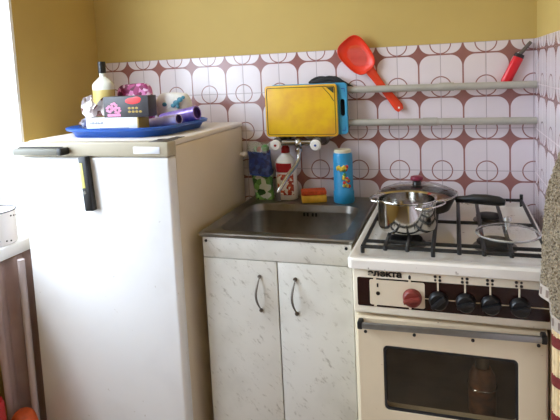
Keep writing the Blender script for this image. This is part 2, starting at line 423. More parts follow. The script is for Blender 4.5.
MB().cyl((fx1, -.045, 1.02), (fx1 + .014, -.045, 1.02), .009, bev=.003).sphere((fx1 + .018, -.045, 1.02), .012).build('side_peg', 'ceramic', F)
# magnetic work light on the door
t = thing('work_light', 'slim black magnetic work light with yellow strip stuck on the fridge door', 'flashlight', (-1.262, -.5925, 1.02))
t.rotation_euler = (0, math.radians(-4.), 0); ORG[t.name] = Vector((0, 0, 0))
MB().box(-.015, .015, -.022, 0, -.085, .085, .004).build('body', 'black', t, local=True)
MB().box(-.0125, .0, -.0235, -.022, -.012, .066, .0005).build('lamp_strip', 'led', t, local=True)
MB().cyl((-.005, -.022, -.026), (-.005, -.025, -.026), .005).build('button', 'greymet', t, local=True)
# ------------------------------------------------------------------ things on the fridge
TZ = 1.146
TX, TY, TA = -1.258, -.307, math.radians(-2)
tray = MB()
def trl(hx, hy, r, z): return [(x, y, z * (1.35 if z > .01 else 1)) for x, y in rrect(0, 0, hx * .93, hy * .96, r, 8)]
tray.loft([trl(.185, .165, .07, 0), trl(.195, .175, .08, 0), trl(.212, .192, .095, .016), trl(.224, .203, .105, .020), trl(.226, .205, .107, .017), trl(.228, .207, .108, .0225),
           trl(.222, .201, .104, .0245), trl(.207, .188, .09, .0195), trl(.192, .172, .077, .005), trl(.18, .16, .07, .004)], True, True)
o = tray.build('tray', 'bluetray', None, (0, 0, 0)); o.location = (TX, TY, TZ); o.rotation_euler = (0, 0, TA)
tag(o, 'blue plastic serving tray lying on top of the fridge', 'tray')
FZ = TZ + .0042
# white carton
t = thing('carton', 'flat white carton with gold end lying at the front of the blue tray', 'box', (-1.265, -.40, FZ))
MB().box(-1.383, -1.1785, -.435, -.372, FZ, FZ + .057, .001).build('box_body', 'whitebox', t)
MB().box(-1.183, -1.1765, -.4352, -.3718, FZ + .0003, FZ + .0573, .001).build('box_end', 'gold', t)
pr_ = MB()
for k in range(9): pr_.box(-1.368 + k * .0062, -1.3638 + k * .0062, -.4358, -.435, FZ + .036, FZ + .036 + (.009 if k % 3 else .006))
for k in range(2): pr_.box(-1.33, -1.215, -.4358, -.435, FZ + .014 + k * .008, FZ + .016 + k * .008)
pr_.build('printing', 'greyprint', t)
# black tea box standing on it
BZ = FZ + .0576
t = thing('tea_box', 'charcoal carton with pink flowers and a red emblem standing on the white carton', 'box', (-1.23, -.40, BZ))
MB().box(-1.316, -1.142, -.425, -.374, BZ, BZ + .070, .001).build('box_body', 'blackbox', t)
fl = MB()
for (cx, cz) in ((-1.293, .028), (-1.275, .038), (-1.262, .024)):
    for k in range(6):
        a = k * PI / 3 + cx * 40; fl.sphere((cx + .009 * math.cos(a), -.4253, BZ + cz + .009 * math.sin(a)), .007, .0006, .0045, 10)
fl.box(-1.302, -1.25, -.4257, -.425, BZ + .003, BZ + .012)
fl.build('flower_print', 'pinkprint', t)
MB().sphere((-1.20, -.4253, BZ + .054), .030, .0008, .011, 18).sphere((-1.185, -.4253, BZ + .059), .018, .0008, .009, 14).build('red_emblem', 'redplastic', t)
gp = MB()
for k in range(7): gp.sphere((-1.215 + (k % 4) * .014, -.4253, BZ + .018 + (k // 4) * .012), .006, .0006, .004, 8)
gp.build('gold_print', 'gold', t)
# bottle
bx, by = -1.404, -.30
t = thing('bottle', 'clear bottle of pale yellow liquid with a tall black cap behind the cartons', 'bottle', (bx, by, FZ))
mx = Matrix.Translation((bx, by, FZ)) @ Matrix.Diagonal((1, .7, 1, 1))
MB().lathe([(0, 0), (.039, 0), (.0435, .006), (.0435, .150), (0, .150)], 32, mx).build('body', 'liquid', t)
MB().lathe([(.0435, .150), (.0435, .163), (.041, .172), (.034, .18), (.02, .191), (.0125, .198), (.0125, .214), (0, .214)], 32, mx).build('shoulder', 'bottleglass', t)
MB().lathe([(0, .210), (.0135, .210), (.0135, .249), (.012, .252), (0, .252)], 28, Matrix.Translation((bx, by, FZ))).build('cap', 'black', t)
# crinkled film packet
def crumple(f, amp, seed):
    rnd = random.Random(seed); ph = [(rnd.uniform(20, 90), rnd.uniform(20, 90), rnd.uniform(20, 90), rnd.uniform(0, 6.3)) for _ in range(9)]
    def g(u, v):
        p = Vector(f(u, v)); d = sum(math.sin(a * p.x + b * p.y + c * p.z + e) for a, b, c, e in ph) / 4
        e = sum(math.cos(b * p.x + c * p.y + a * p.z + q) for a, b, c, q in ph) / 4
        return p + Vector((d * amp, e * amp, (d - e) * .5 * amp))
    return g
def blob(c, r, tilt=0., pw=.7):
    def f(u, v):
        th = 2 * PI * u; ph = PI * (v - .5); cp = max(0, math.cos(ph)) ** pw
        x, y, z = r[0] * cp * math.cos(th), r[1] * cp * math.sin(th), r[2] * math.copysign(abs(math.sin(ph)) ** .9, ph)
        return (c[0] + x * math.cos(tilt) + z * math.sin(tilt), c[1] + y, c[2] - x * math.sin(tilt) + z * math.cos(tilt))
    return f
def film_packet():
    pts = [(-1.392, .002), (-1.45, .004), (-1.448, .04), (-1.44, .055), (-1.452, .1), (-1.438, .128), (-1.418, .135), (-1.40, .112), (-1.38, .088), (-1.368, .12), (-1.352, .125), (-1.342, .1), (-1.345, .062), (-1.392, .06)]
    m = MB(); t = bmesh.new()
    c = Vector((-1.39, -.395, FZ + .06)); fv = t.verts.new(c + Vector((.0, -.022, .0))); bv = t.verts.new(c + Vector((0, .028, 0)))
    rim = [t.verts.new((x + (.016 if z > .058 else .004), -.385 + .012 * math.sin(i * 2.4), FZ + z)) for i, (x, z) in enumerate(pts)]
    for i in range(len(rim)):
        j = (i + 1) % len(rim); t.faces.new((rim[i], rim[j], fv)); t.faces.new((rim[j], rim[i], bv))
    bmesh.ops.subdivide_edges(t, edges=t.edges[:], cuts=3, use_grid_fill=True)
    rnd = random.Random(2)
    for v in t.verts: v.co += Vector((rnd.uniform(-1, 1) * .002, rnd.uniform(-1, 1) * .006, rnd.uniform(-1, 1) * .002))
    for v in t.verts: v.co.z = max(v.co.z, FZ + .0005)
    bmesh.ops.recalc_face_normals(t, faces=t.faces[:])
    return m._add(t)
o = film_packet().build('film_packet', 'film', None, (-1.415, -.385, FZ), smooth=20)
tag(o, 'crinkled silvery film packet leaning at the left end of the tray', 'packet')
# floral pouch behind
fz = FZ + .0
o = MB().grid(crumple(blob((-1.316, -.235, fz + .086), (.080, .026, .080), 0., .25), .004, 5), 40, 20, True).build('floral_pouch', 'floral', None, (-1.305, -.25, fz))
tag(o, 'magenta floral cloth pouch behind the charcoal carton', 'pouch')
# tissue packet
t = thing('tissue_packet', 'clear packet of tissues with teal print behind the purple rolls', 'packet', (-1.19, -.165, FZ))
MB().grid(crumple(blob((-1.195, -.170, FZ + .064), (.074, .030, .062), .0, .3), .003, 9), 36, 18, True).build('packet_body', 'tissue', t)
mm = MB()
for dx, dz, r in ((0, 0, .014), (.016, .012, .012), (-.014, -.009, .010), (.03, .02, .008), (-.05, -.004, .010), (.006, -.014, .008)):
    mm.sphere((-1.165 + dx, -.2015, FZ + .088 + dz), r, .003, r * .8, 12)
mm.build('teal_print', 'teal', t)
# purple rolls
def roll(name, label, p0, p1, r, m, mend):
    t = thing(name, label, 'roll', p0, 'purple rolls on the tray')
    p0, p1 = Vector(p0), Vector(p1); q = Vector((0, 0, 1)).rotation_difference((p1 - p0).normalized()).to_matrix().to_4x4(); h = (p1 - p0).length
    mx = Matrix.Translation(p0) @ q
    MB().lathe([(r * .72, .0), (r, 0), (r * 1.0, h), (r * .8, h)], 32, mx).build('film_roll', m, t)
    MB().lathe([(r * .8, h), (r * .74, h - .012), (0, h - .014)], 32, mx).build('core_end', mend, t)
    MB().lathe([(r * .72, 0.), (r * .6, .01), (0, .01)], 32, mx).build('core_end', mend, t)
    return t
roll('purple_roll', 'shiny violet roll at the right rear of the blue tray, the larger of two', (-1.20, -.243, FZ + .028), (-1.05, -.262, FZ + .055), .0255, 'purple', 'darkviolet')
roll('lilac_roll', 'pale lilac roll lying at the right front of the blue tray, the smaller of two', (-1.215, -.318, FZ + .0225), (-1.078, -.343, FZ + .041), .0185, 'lavender', 'darkviolet')
# ------------------------------------------------------------------ sink unit
SX0, SX1, SY0, SY1, SZ = -.944, -.458, -.517, -.006, .852
U = thing('sink_cabinet', 'white marbled two-door cabinet under the steel sink', 'cabinet', (-.697, -.25, 0))
c0, c1, cy = -.928, -.464, -.497
MB().box(c0, c0 + .016, cy + .002, -.02, .08, .83).box(c1 - .016, c1, cy + .002, -.02, .08, .83).box(c0 + .016, c1 - .016, -.03, -.02, .08, .83).box(c0 + .016, c1 - .016, cy + .002, -.03, .08, .096).build('carcass', 'carcass', U)
MB().box(c0 + .02, c1 - .02, -.45, -.03, 0, .08).build('plinth', 'carcass', U)
AP = MB().box(c0, c1, cy - .016, cy, .777, .8405, .0012).build('apron_panel', 'laminate', U)
for sx in (c0 + .012, c1 - .014): MB().cyl((sx, cy - .0155, .829), (sx, cy - .0185, .829), .0045, 14).build('screw', 'black', AP)
for x0, x1, hx in ((c0, -.6905, -.745), (-.6865, c1, -.633)):
    d = MB().box(x0, x1, cy - .016, cy, .09, .7745, .0012).build('door', 'laminate', U)
    pts = [(hx + .0 * k, cy - .016 - .024 * math.sin(PI * k / 12) , .727 - .105 * k / 12) for k in range(13)]
    pts = [(p[0] - .006 * math.sin(PI * i / 12), p[1], p[2]) for i, p in enumerate(pts)]
    h = MB().tube(pts, .004, 10, radii=[.0018 + .0018 * math.sin(PI * i / 12) for i in range(13)])
    for p in (pts[0], pts[-1]): h.cyl((p[0], cy - .016, p[2]), (p[0], cy - .0195, p[2]), .006, 14)
    h.build('handle', 'oldmetal', d)
K = thing('sink', 'stainless steel kitchen sink with one square basin on the white cabinet', 'sink', (-.70, -.26, .83))
bx_, by_, hx_, hy_ = -.7035, -.290, .2055, .172
def rl(cx, cy_, hx, hy, r, z, n=8): return [(x, y, z) for x, y in rrect(cx, cy_, hx, hy, r, n)]
ox, oy, hX, hY = (SX0 + SX1) / 2, (SY0 + SY1) / 2, (SX1 - SX0) / 2, (SY1 - SY0) / 2
top = MB().loft([rl(ox, oy, hX - .002, hY - .002, .012, SZ - .011), rl(ox, oy, hX, hY, .013, SZ - .009), rl(ox, oy, hX, hY, .013, SZ - .002), rl(ox, oy, hX - .003, hY - .003, .012, SZ + .001),
                 rl(ox, oy, hX - .012, hY - .012, .014, SZ + .001), rl(ox, oy, hX - .018, hY - .018, .014, SZ - .003),
                 rl(bx_, by_, hx_ + .006, hy_ + .006, .066, SZ - .003), rl(bx_, by_, hx_, hy_, .06, SZ - .006),
                 rl(bx_, by_, hx_ - .006, hy_ - .006, .056, SZ - .03)])
top.build('rim', 'sink', K)
ba = MB().loft([rl(bx_, by_, hx_ - .006, hy_ - .006, .056, SZ - .03), rl(bx_, by_, hx_ - .012, hy_ - .012, .05, SZ - .12), rl(bx_, by_, hx_ - .03, hy_ - .03, .05, SZ - .15), rl(bx_, by_, .05, .05, .045, SZ - .158)], False, True)
ba.build('basin', 'sink', K)
ov = MB()
for k in range(4):
    ox_ = -.715 + k * .013 + (.006 if k > 1 else 0); yy = by_ + hy_ - .0085
    ov.box(ox_, ox_ + .008, yy - .001, yy + .001, SZ - .047, SZ - .034, .001)
ov.build('overflow_slot', 'softblack', K)
MB().cyl((bx_, by_, SZ - .1585), (bx_, by_, SZ - .155), .032, 28, .001).build('drain', 'steel', K)
LZ = SZ - .003
# ------------------------------------------------------------------ wall mixer tap
mz, my = 1.066, -.078
T_ = thing('mixer_tap', 'old chrome wall mixer tap with two white round knobs above the sink', 'faucet', (-.745, -.0, mz))
MB().cyl((-.815, my, mz + .004), (-.655, my, mz + .004), .0105, 24, .002).sphere((-.735, my, mz + .002), .017, .017, .019).build('mixer_bar', 'chrome', T_)
for kx in (-.815, -.662):
    MB().cyl((kx + .002, -.001, mz + .012), (kx + .002, -.022, mz + .012), .028, 28, .004, .02).build('wall_flange', 'oldmetal', T_)
    MB().cyl((kx + .002, -.02, mz + .01), (kx, my - .01, mz + .009), .017, 20).build('valve_body', 'oldmetal', T_)
    n_ = MB().cyl((kx, my - .01, mz), (kx, my - .036, mz - .001), .017, 28, .005, .021).build('knob', 'ceramic', T_)
    MB().cyl((kx, my - .0355, mz - .001), (kx, my - .0375, mz - .001), .0045, 14).build('knob_mark', 'deepred' if kx < -.7 else 'bandblue', n_)
sp = [(-.735, my, mz - .005), (-.735, my, mz - .035), (-.7352, my - .006, mz - .056), (-.741, my - .03, mz - .076), (-.755, my - .075, mz - .10), (-.768, my - .12, mz - .132), (-.775, my - .137, mz - .148), (-.777, my - .14, mz - .165)]
MB().tube(sp, .008, 14).cyl((-.735, my, mz - .016), (-.735, my, mz - .030), .013, 20, .002).build('spout', 'chrome', T_)
MB().cyl((-.777, my - .14, mz - .150), (-.777, my - .14, mz - .182), .0095, 18, .002).build('spout_tip', 'oldmetal', T_)
# ------------------------------------------------------------------ cleaning things behind the basin
dx_, dy_ = -.797, -.050
t = thing('detergent_bottle', 'white bottle with red cap and red label behind the tap spout', 'bottle', (dx_, dy_, LZ))
mx = Matrix.Translation((dx_, dy_, LZ)) @ Matrix.Diagonal((1, .62, 1, 1))
MB().lathe([(0, 0), (.036, 0), (.041, .005), (.041, .10), (.0425, .135), (.036, .155), (.022, .17), (.014, .178), (.014, .184), (0, .184)], 36, mx).build('body', 'white', t)
MB().lathe([(0, .18), (.0165, .18), (.0165, .198), (.011, .205), (.010, .212), (0, .212)], 24, Matrix.Translation((dx_, dy_, LZ))).build('cap', 'redcap', t)
def label_patch(cx, cy, r, ry, a0, a1, z0, z1, n=14):
    return lambda u, v: (cx + (r + .0006) * math.cos(a0 + (a1 - a0) * u), cy + ry * (r + .0006) * math.sin(a0 + (a1 - a0) * u), z0 + (z1 - z0) * v)
MB().grid(label_patch(dx_, dy_, .0423, .64, -PI + .55, -.9, LZ + .108, LZ + .142), 14, 3).build('brand_label', 'redlabel', t)
MB().grid(label_patch(dx_, dy_, .0414, .64, -PI + .7, -.7, LZ + .02, LZ + .1), 14, 3).build('lower_label', 'orlabel', t)
# powder cleaner
px_, py_ = -.573, -.066
t = thing('cleanser_canister', 'tall sky-blue cleanser canister with cream lid on the right sink ledge', 'bottle', (px_, py_, LZ))
MB().lathe([(0, 0), (.036, 0), (.038, .003), (.038, .04), (.0355, .044), (.0355, .175), (.032, .184), (0, .184)], 36, Matrix.Translation((px_, py_, LZ))).build('body', 'cyan', t)
MB().lathe([(0, .183), (.031, .183), (.031, .193), (.0295, .195), (0, .195)], 32, Matrix.Translation((px_, py_, LZ))).build('lid', 'creamlid', t)
rnd = random.Random(7)
for nm, m_, n_ in (('yellow_print', 'yprint', 12), ('red_print', 'rprint', 6), ('green_print', 'gprint', 4)):
    q = MB()
    for k in range(n_):
        if nm == 'yellow_print' and k < 6: a = -1.95 + k * .17; z = .13 + .004 * math.sin(k * 2); r1, r2 = .0055, .009
        else: a = rnd.uniform(-1.35, -.75); z = rnd.uniform(.06, .14); r1, r2 = .006, .007
        q.sphere((px_ + .0357 * math.cos(a), py_ + .0357 * math.sin(a), LZ + z), r1, r1, r2, 10)
    q.build(nm, m_, t)
# sponge
t = thing('sponge', 'orange and yellow dish sponge on the sink ledge beside the canister', 'sponge', (-.686, -.075, LZ + .0005), rotz=math.radians(20))
MB().box(-.046, .046, -.03, .03, 0, .028, .004).build('foam', 'foamy', t, local=True)
MB().box(-.046, .046, -.03, .03, .0282, .044, .004).build('scouring_pad', 'scour', t, local=True)
# packet by the fridge
t = thing('cleaning_packet', 'blue and green plastic packet standing between the fridge and white bottle', 'packet', (-.9, -.055, LZ))
def pk(z0, z1, w0, w1, d0, d1, x0, x1):
    def f(u, v):
        th = 2 * PI * u; z = z0 + (z1 - z0) * v; w = w0 + (w1 - w0) * v; d = d0 + (d1 - d0) * v; c = x0 + (x1 - x0) * v
        cs, sn = math.cos(th), math.sin(th)
        return (c + w * math.copysign(abs(cs) ** .5, cs) + .0015 * math.sin(60 * z + 3 * th), -.055 + .012 * (v - .5) + d * math.copysign(abs(sn) ** .6, sn) + .0015 * math.sin(90 * z), LZ + z + .004 * math.sin(th * 2) * (1 if z > .001 else 0))
    return f
q = MB().grid(pk(.001, .1, .034, .043, .02, .026, -.885, -.897), 40, 14, True); q.build('green_half', 'greenpack', t)
MB().grid(pk(.1, .185, .0432, .046, .026, .018, -.897, -.905), 40, 12, True).build('blue_half', 'bluepack', t)
MB().grid(pk(.095, .106, .0436, .0444, .027, .0272, -.8965, -.898), 40, 2, True).build('stripe', 'bandblue', t)
MB().grid(pk(.185, .22, .046, .044, .018, .003, -.905, -.905), 40, 6, True).build('clear_top', 'clearfilm', t)
MB().sphere((-.9, -.053, LZ + .192), .014, .01, .011).build('orange_content', 'scour', t)
MB().sphere((-.879, -.053, LZ + .198), .016, .011, .014).sphere((-.916, -.053, LZ + .192), .01, .009, .012).build('green_content', 'gprint', t)
# ------------------------------------------------------------------ pipe rails, boards and tools on the wall
py = -.042
for z, jx, lab, c2 in ((1.258, -.205, 'upper of two grey plastic pipe rails across the tiled wall above the stove', -.185), (1.138, -.262, 'lower of two grey plastic pipe rails across the tiled wall above the stove', -.24)):
    t = thing('pipe_rail', lab, 'rail', (-.39, py, z), 'wall pipe rails')
    MB().cyl((-.856, py, z + .002), (XR - .0005, py, z - .002), .0125, 24, .001).build('pipe', 'pipe', t)
    MB().cyl((jx - .025, py, z), (jx + .025, py, z - .0002), .0145, 24, .001).build('coupling', 'pipe', t)
    for bx in (-.40, -.02, -.8):
        MB().box(bx - .006, bx + .006, py + .011, -.0005, z - .008, z + .008, .001).build('bracket', 'pipe', t)
# boards
bz = mz + .0275
def board(x0, x1, z0, z1, y0, y1, r): return MB().prism([(x, z) for x, z in rrect((x0 + x1) / 2, (z0 + z1) / 2, (x1 - x0) / 2, (z1 - z0) / 2, r, 5)], y0, y1, bev=.0015)
t = thing('blue_cutting_board', 'blue cutting board with slot handle mostly hidden behind the yellow one', 'cutting board', (-.71, -.064, bz))
X0, X1, Z0, Z1 = -.84, -.548, bz + .006, 1.287; r0 = rrect((X0 + X1) / 2, (Z0 + Z1) / 2, (X1 - X0) / 2, (Z1 - Z0) / 2, .014, 6)
r1 = rrect(-.566, 1.197, .0085, .031, .0084, 6)
y0, y1 = -.0695, -.0585
MB().loft([[(x, y1, z) for x, z in r1], [(x, y1, z) for x, z in r0], [(x, y0 + .0015, z) for x, z in r0], [(x + (.0015 if x < -.7 else -.0015), y0, z) for x, z in r0], [(x, y0, z) for x, z in r1], [(x, y1, z) for x, z in r1]]).build('board', 'blueboard', t)
MB().box(-.570, -.556, y0 - .0006, y0, 1.264, 1.267).box(-.558, -.556, y0 - .0006, y0, 1.253, 1.264).build('embossing', 'bandblue', t)
MB().box(-.570, -.556, y0 - .0006, y0, 1.113, 1.116).box(-.558, -.556, y0 - .0006, y0, 1.116, 1.127).build('embossing', 'bandblue', t)
t = thing('yellow_cutting_board', 'stained yellow plastic cutting board propped on the tap in front of the blue one', 'cutting board', (-.72, -.076, bz))
bo = board(-.858, -.583, bz + .0, 1.284, -.0825, -.0705, .012).build('board', 'yellow', t)
gr = [(x, -.0828, z) for x, z in rrect(-.7205, (bz + 1.284) / 2, .13, (1.284 - bz) / 2 - .008, .008, 4)]
gr = [p for p in gr]
MB().tube(gr, .0012, 6, closed=True).build('groove', 'olive', t)
MB().prism([(-.621, 1.273), (-.594, 1.273), (-.594, 1.25)], -.0832, -.0823).build('corner_mark', 'olive', t)
MB().tube([(-.634, -.0828, 1.274), (-.61, -.0828, 1.247), (-.594, -.0828, 1.222)], .0012, 6).build('corner_groove', 'olive', t)
# dark cord bundle behind the boards
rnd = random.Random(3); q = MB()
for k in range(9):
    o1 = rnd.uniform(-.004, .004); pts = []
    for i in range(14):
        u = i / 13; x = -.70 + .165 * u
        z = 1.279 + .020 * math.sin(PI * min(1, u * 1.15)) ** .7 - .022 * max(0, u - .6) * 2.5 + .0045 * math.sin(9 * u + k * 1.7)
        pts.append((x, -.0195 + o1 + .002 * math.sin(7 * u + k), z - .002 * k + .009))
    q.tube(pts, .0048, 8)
for k in range(4):  # black strands added behind the blue board's slot, standing in for shade
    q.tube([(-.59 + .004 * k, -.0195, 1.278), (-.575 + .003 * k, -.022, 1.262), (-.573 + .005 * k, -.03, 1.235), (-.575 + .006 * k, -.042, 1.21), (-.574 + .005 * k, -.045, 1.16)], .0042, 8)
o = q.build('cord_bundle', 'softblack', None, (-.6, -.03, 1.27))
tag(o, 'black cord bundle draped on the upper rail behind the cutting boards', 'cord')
# skimmer
nx, nz, hy = -.459, 1.312, -.014
t = thing('skimmer', 'red-orange perforated plastic skimmer tucked behind the upper rail', 'skimmer', (-.459, hy, nz))
hd = Vector((-.62, .785)); hc = Vector((-.5155, 1.381))
rot = Matrix(((.785, hd.x, 0, 0), (0, 0, -1, 0), (.62, hd.y, 0, 0), (0, 0, 0, 1)))   # local x across, y along, z to viewer
def headpt(x, y, z): v = rot @ Vector((x, y, z)); return (hc.x + v.x, hy + v.y, hc.y + v.z)
def hloop(sc, z):
    out = []
    for i in range(40):
        a = 2 * PI * i / 40; c_, s_ = math.cos(a), math.sin(a)
        x = .053 * math.copysign(abs(c_) ** .62, c_); y = .072 * math.copysign(abs(s_) ** .7, s_)
        x *= 1 + .12 * y / .072
        out.append((x * sc, y * sc, z))
    return out
hm = MB().loft([hloop(1., .010), hloop(.97, .012), hloop(.9, .007), hloop(.75, .0005), hloop(.4, -.001), hloop(.02, -.001)], False, True)
ho = hm.build('head', 'strainer', t, local=True)
bmx = Matrix.Translation(Vector((hc.x, hy - .004, hc.y)) - ORG[t.name]) @ rot
ho.matrix_local = bmx
hp = [(-.476, hy - .006, 1.334), (-.468, hy - .004, 1.322), (-.455, hy, 1.303), (-.43, hy + .001, 1.266), (-.40, hy + .001, 1.228), (-.372, hy - .001, 1.190), (-.364, hy - .002, 1.178)]
MB().tube(hp, .01, 14, radii=[.0068, .006, .0053, .0048, .0053, .006, .004], flat=2.94).build('handle', 'orange', t)
MB().cyl((-.3705, hy - .0075, 1.188), (-.3705, hy - .0085, 1.188), .0035, 12).build('hang_hole', 'white', t)
# gas lighter
t = thing('gas_lighter', 'red gas lighter with metal tip standing behind the upper rail in the right corner', 'lighter', (-.012, -.014, 1.268))
d = Vector((.034, 0, .080)).normalized()
base = Vector((-.016, -.0155, 1.262)); col_ = Vector((.026, -.0155, 1.347)); tip = Vector((.0645, -.0155, 1.396))
MB().tube([base, base + d * .004, col_ - d * .004, col_], .013, 16, radii=[.009, .0102, .0102, .0096], flat=1.61).build('body', 'redplastic', t)
MB().tube([col_, col_ + d * .012], .0165, 16, radii=[.0105, .0093], flat=1.61).build('collar', 'black', t)
MB().tube([col_ + d * .01, tip], .005, 14, radii=[.007, .0058]).build('metal_tip', 'oldmetal', t)
# ------------------------------------------------------------------ gas stove
G = thing('gas_stove', 'cream four-burner gas stove with dark control panel and glass oven door', 'stove', (-.2, -.35, 0))
gx0, gx1, gz = -.447, .048, .845
bd = MB().box(gx0 + .008, gx0 + .02, -.625, -.04, .06, .828, .002).box(gx1 - .02, gx1 - .008, -.625, -.04, .06, .828, .002).box(gx0 + .02, gx1 - .02, -.052, -.04, .06, .828).box(gx0 + .02, gx1 - .02, -.62, -.052, .06, .075).box(gx0 + .02, gx1 - .02, -.62, -.052, .70, .712)
bd.build('body', 'enamel', G)
for sx in (gx0 + .05, gx1 - .05):
    for sy in (-.58, -.08): MB().cyl((sx, sy, 0), (sx, sy, .06), .015).build('foot', 'softblack', G)
cx_, cy_2, hX2, hY2 = (gx0 + gx1) / 2, (-.658 - .034) / 2, (gx1 - gx0) / 2, (.658 - .034) / 2
ct = MB().loft([rl(cx_, cy_2, hX2 - .002, hY2 - .002, .012, gz - .017), rl(cx_, cy_2, hX2, hY2, .014, gz - .015), rl(cx_, cy_2, hX2, hY2, .014, gz + .006), rl(cx_, cy_2, hX2 - .004, hY2 - .004, .013, gz + .011),
                rl(cx_, cy_2, hX2 - .014, hY2 - .014, .016, gz + .011), rl(cx_, cy_2 + .006, hX2 - .026, hY2 - .034, .022, gz + .002), rl(cx_, cy_2 + .006, hX2 - .04, hY2 - .05, .02, gz)], True, True)
ct.build('cooktop', 'hob', G)
# control panel
P0, P1, PY = -.437, .034, -.645
CP = MB().box(P0, P1, PY, -.6, .707, .825, .006, 3).build('control_panel', 'enamel', G)
MB().prism(rrect((P0 + P1) / 2 + .001, .766, .224, .0375, .004, 3), PY - .0015, PY + .001).build('dark_panel', 'darkbrown', CP)
pl = MB().prism(rrect(-.325, .767, .068, .033, .005, 4), PY - .0025, PY).box(-.383, -.376, PY - .0024, PY, .7295, .735).box(-.383, -.376, PY - .0024, PY, .799, .806).box(-.296, -.290, PY - .0024, PY, .7295, .735).box(-.296, -.290, PY - .0024, PY, .799, .806)
pl.build('ignition_plate', 'creamprint', CP)
kz = .7605
ln = MB().box(-.26, P1 - .011, PY - .0025, PY, kz - .0012, kz + .0012)
kxs = [-.2245, -.1615, -.1045, -.041]
for k in kxs: ln.box(k - .003, k + .001, PY - .0025, PY, kz, .805)
ln.build('printed_line', 'creamprint', CP)
for i, k in enumerate(kxs):
    dt = MB()
    for a in (0, 1):
        for b in (0, 1):
            r = .0036 if (i + a + 2 * b) % 3 else .0029
            dt.cyl((k - .007 + a * .011, PY, .809 + b * .009), (k - .007 + a * .011, PY - .0012, .809 + b * .009), r, 12)
    dt.build('burner_symbol', 'blackprint', CP)
MB().cyl((-.372, PY - .002, .7645), (-.372, PY - .0032, .7645), .0052, 14).build('printed_dot', 'blackprint', CP)
MB().box(-.3745, -.3705, PY - .0032, PY - .002, .781, .791).build('printed_mark', 'blackprint', CP)
MB().sphere((-.293, PY, .811), .0035, .0012, .006, 10).build('flame_symbol', 'blackprint', CP)
text_mesh('электа', 'lettering', 'blackprint', CP, (-.397, PY - .0008, .8095), .0215, sx=1.22)
for i, k in enumerate([-.287] + kxs):
    m_ = 'redknob' if i == 0 else 'black'
    z = kz + (.001 if i == 0 else 0)
    kb = MB().cyl((k, PY - .002, z), (k, PY - .02, z), .0235, 32, .003, .021)
    ang = [.3, .75, .35, .3, .25][i]
    mx = Matrix.Translation((k, PY - .02, z)) @ Matrix.Rotation(-ang, 4, 'Y')
    kb.box(-.021, .021, -.009, .002, -.005, .005, .002, 2, mx)
    ob = kb.build('knob', m_, CP)
    if i == 0: ob['label'] = 'brick red knob'
# oven door with window
d0, d1, dz0, dz1, dy = -.432, .021, .215, .698, -.642
def rz(x0, x1, z0, z1, r, y, n=5): return [(x, y, z) for x, z in rrect((x0 + x1) / 2, (z0 + z1) / 2, (x1 - x0) / 2, (z1 - z0) / 2, r, n)]
wx0, wx1, wz0, wz1 = -.362, -.046, .452, .622
DO = MB().loft([rz(wx0, wx1, wz0, wz1, .01, dy + .03), rz(d0, d1, dz0, dz1, .004, dy + .03), rz(d0, d1, dz0, dz1, .006, dy + .005), rz(d0 + .005, d1 - .005, dz0 + .005, dz1 - .005, .008, dy), rz(wx0 - .003, wx1 + .003, wz0 - .003, wz1 + .003, .012, dy), rz(wx0, wx1, wz0, wz1, .01, dy + .003), rz(wx0, wx1, wz0, wz1, .01, dy + .03)]).build('oven_door', 'door_en', G)
MB().loft([rz(wx0 - .002, wx1 + .002, wz0 - .002, wz1 + .002, .012, dy + .006), rz(wx0 - .002, wx1 + .002, wz0 - .002, wz1 + .002, .012, dy + .001), rz(wx0 + .004, wx1 - .004, wz0 + .004, wz1 - .004, .009, dy + .001), rz(wx0 + .004, wx1 - .004, wz0 + .004, wz1 - .004, .009, dy + .006)], closed=True).build('window_seal', 'softblack', DO)
MB().box(wx0, wx1, dy + .008, dy + .011, wz0, wz1).build('window_glass', 'oven_glass', DO)
hb = MB().box(-.218, .218, dy - .026, dy - .017, -.008, .008, .003, 2, Matrix.Translation((-.202, 0, .688)) @ Matrix.Rotation(-.022, 4, 'Y')).build('handle', 'greybar', DO)
for hx in (-.425, .002): MB().box(hx, hx + .014, dy - .027, dy, .678 + .022 * (hx + .2), .699 + .022 * (hx + .2), .004).build('handle_bracket', 'black', hb)
for sx, sz in ((-.408, .657), (-.285, .661), (-.146, .663), (.0, .667)): MB().cyl((sx, dy + .001, sz), (sx, dy - .002, sz), .0042, 12).build('screw', 'black', DO)
MB().box(d0, d1, dy, dy + .025, .07, .205, .005).build('drawer_front', 'door_en', G)
# oven interior
cav = MB().loft([rz(gx0 + .03, gx1 - .03, .24, .69, .012, -.615), rz(gx0 + .03, gx1 - .03, .24, .69, .012, -.09)], False, True)
cav.build('oven_cavity', 'oven_dark', G)
rk = MB()
for k in range(7): rk.cyl((gx0 + .032, -.58, .44 + k * .025), (gx0 + .032, -.12, .44 + k * .025), .004, 8)
rk.build('rack_guide', 'castiron', G)
MB().box(gx0 + .035, gx1 - .035, -.60, -.10, .377, .384, .002).build('oven_shelf', 'oven_dark', G)
# jar in the oven
t = thing('oven_jar', 'dim brown jar standing inside the oven behind the glass window', 'jar', (-.12, -.50, .3845))
MB().lathe([(0, 0), (.033, 0), (.036, .008), (.036, .078), (.0365, .082), (.036, .086), (.034, .112), (.022, .134), (0, .134)], 32, Matrix.Translation((-.12, -.50, .3845))).build('body', 'stew', t)
MB().lathe([(0, .134), (.018, .134), (.018, .166), (.016, .169), (0, .169)], 28, Matrix.Translation((-.12, -.50, .3845))).build('lid', 'oldmetal', t)
MB().tube([(-.12 + 0.0375 * math.cos(2 * PI * i / 32), -.50 + 0.0375 * math.sin(2 * PI * i / 32), .4665) for i in range(32)], .0018, 6, closed=True).build('seam_ring', 'steel', t)
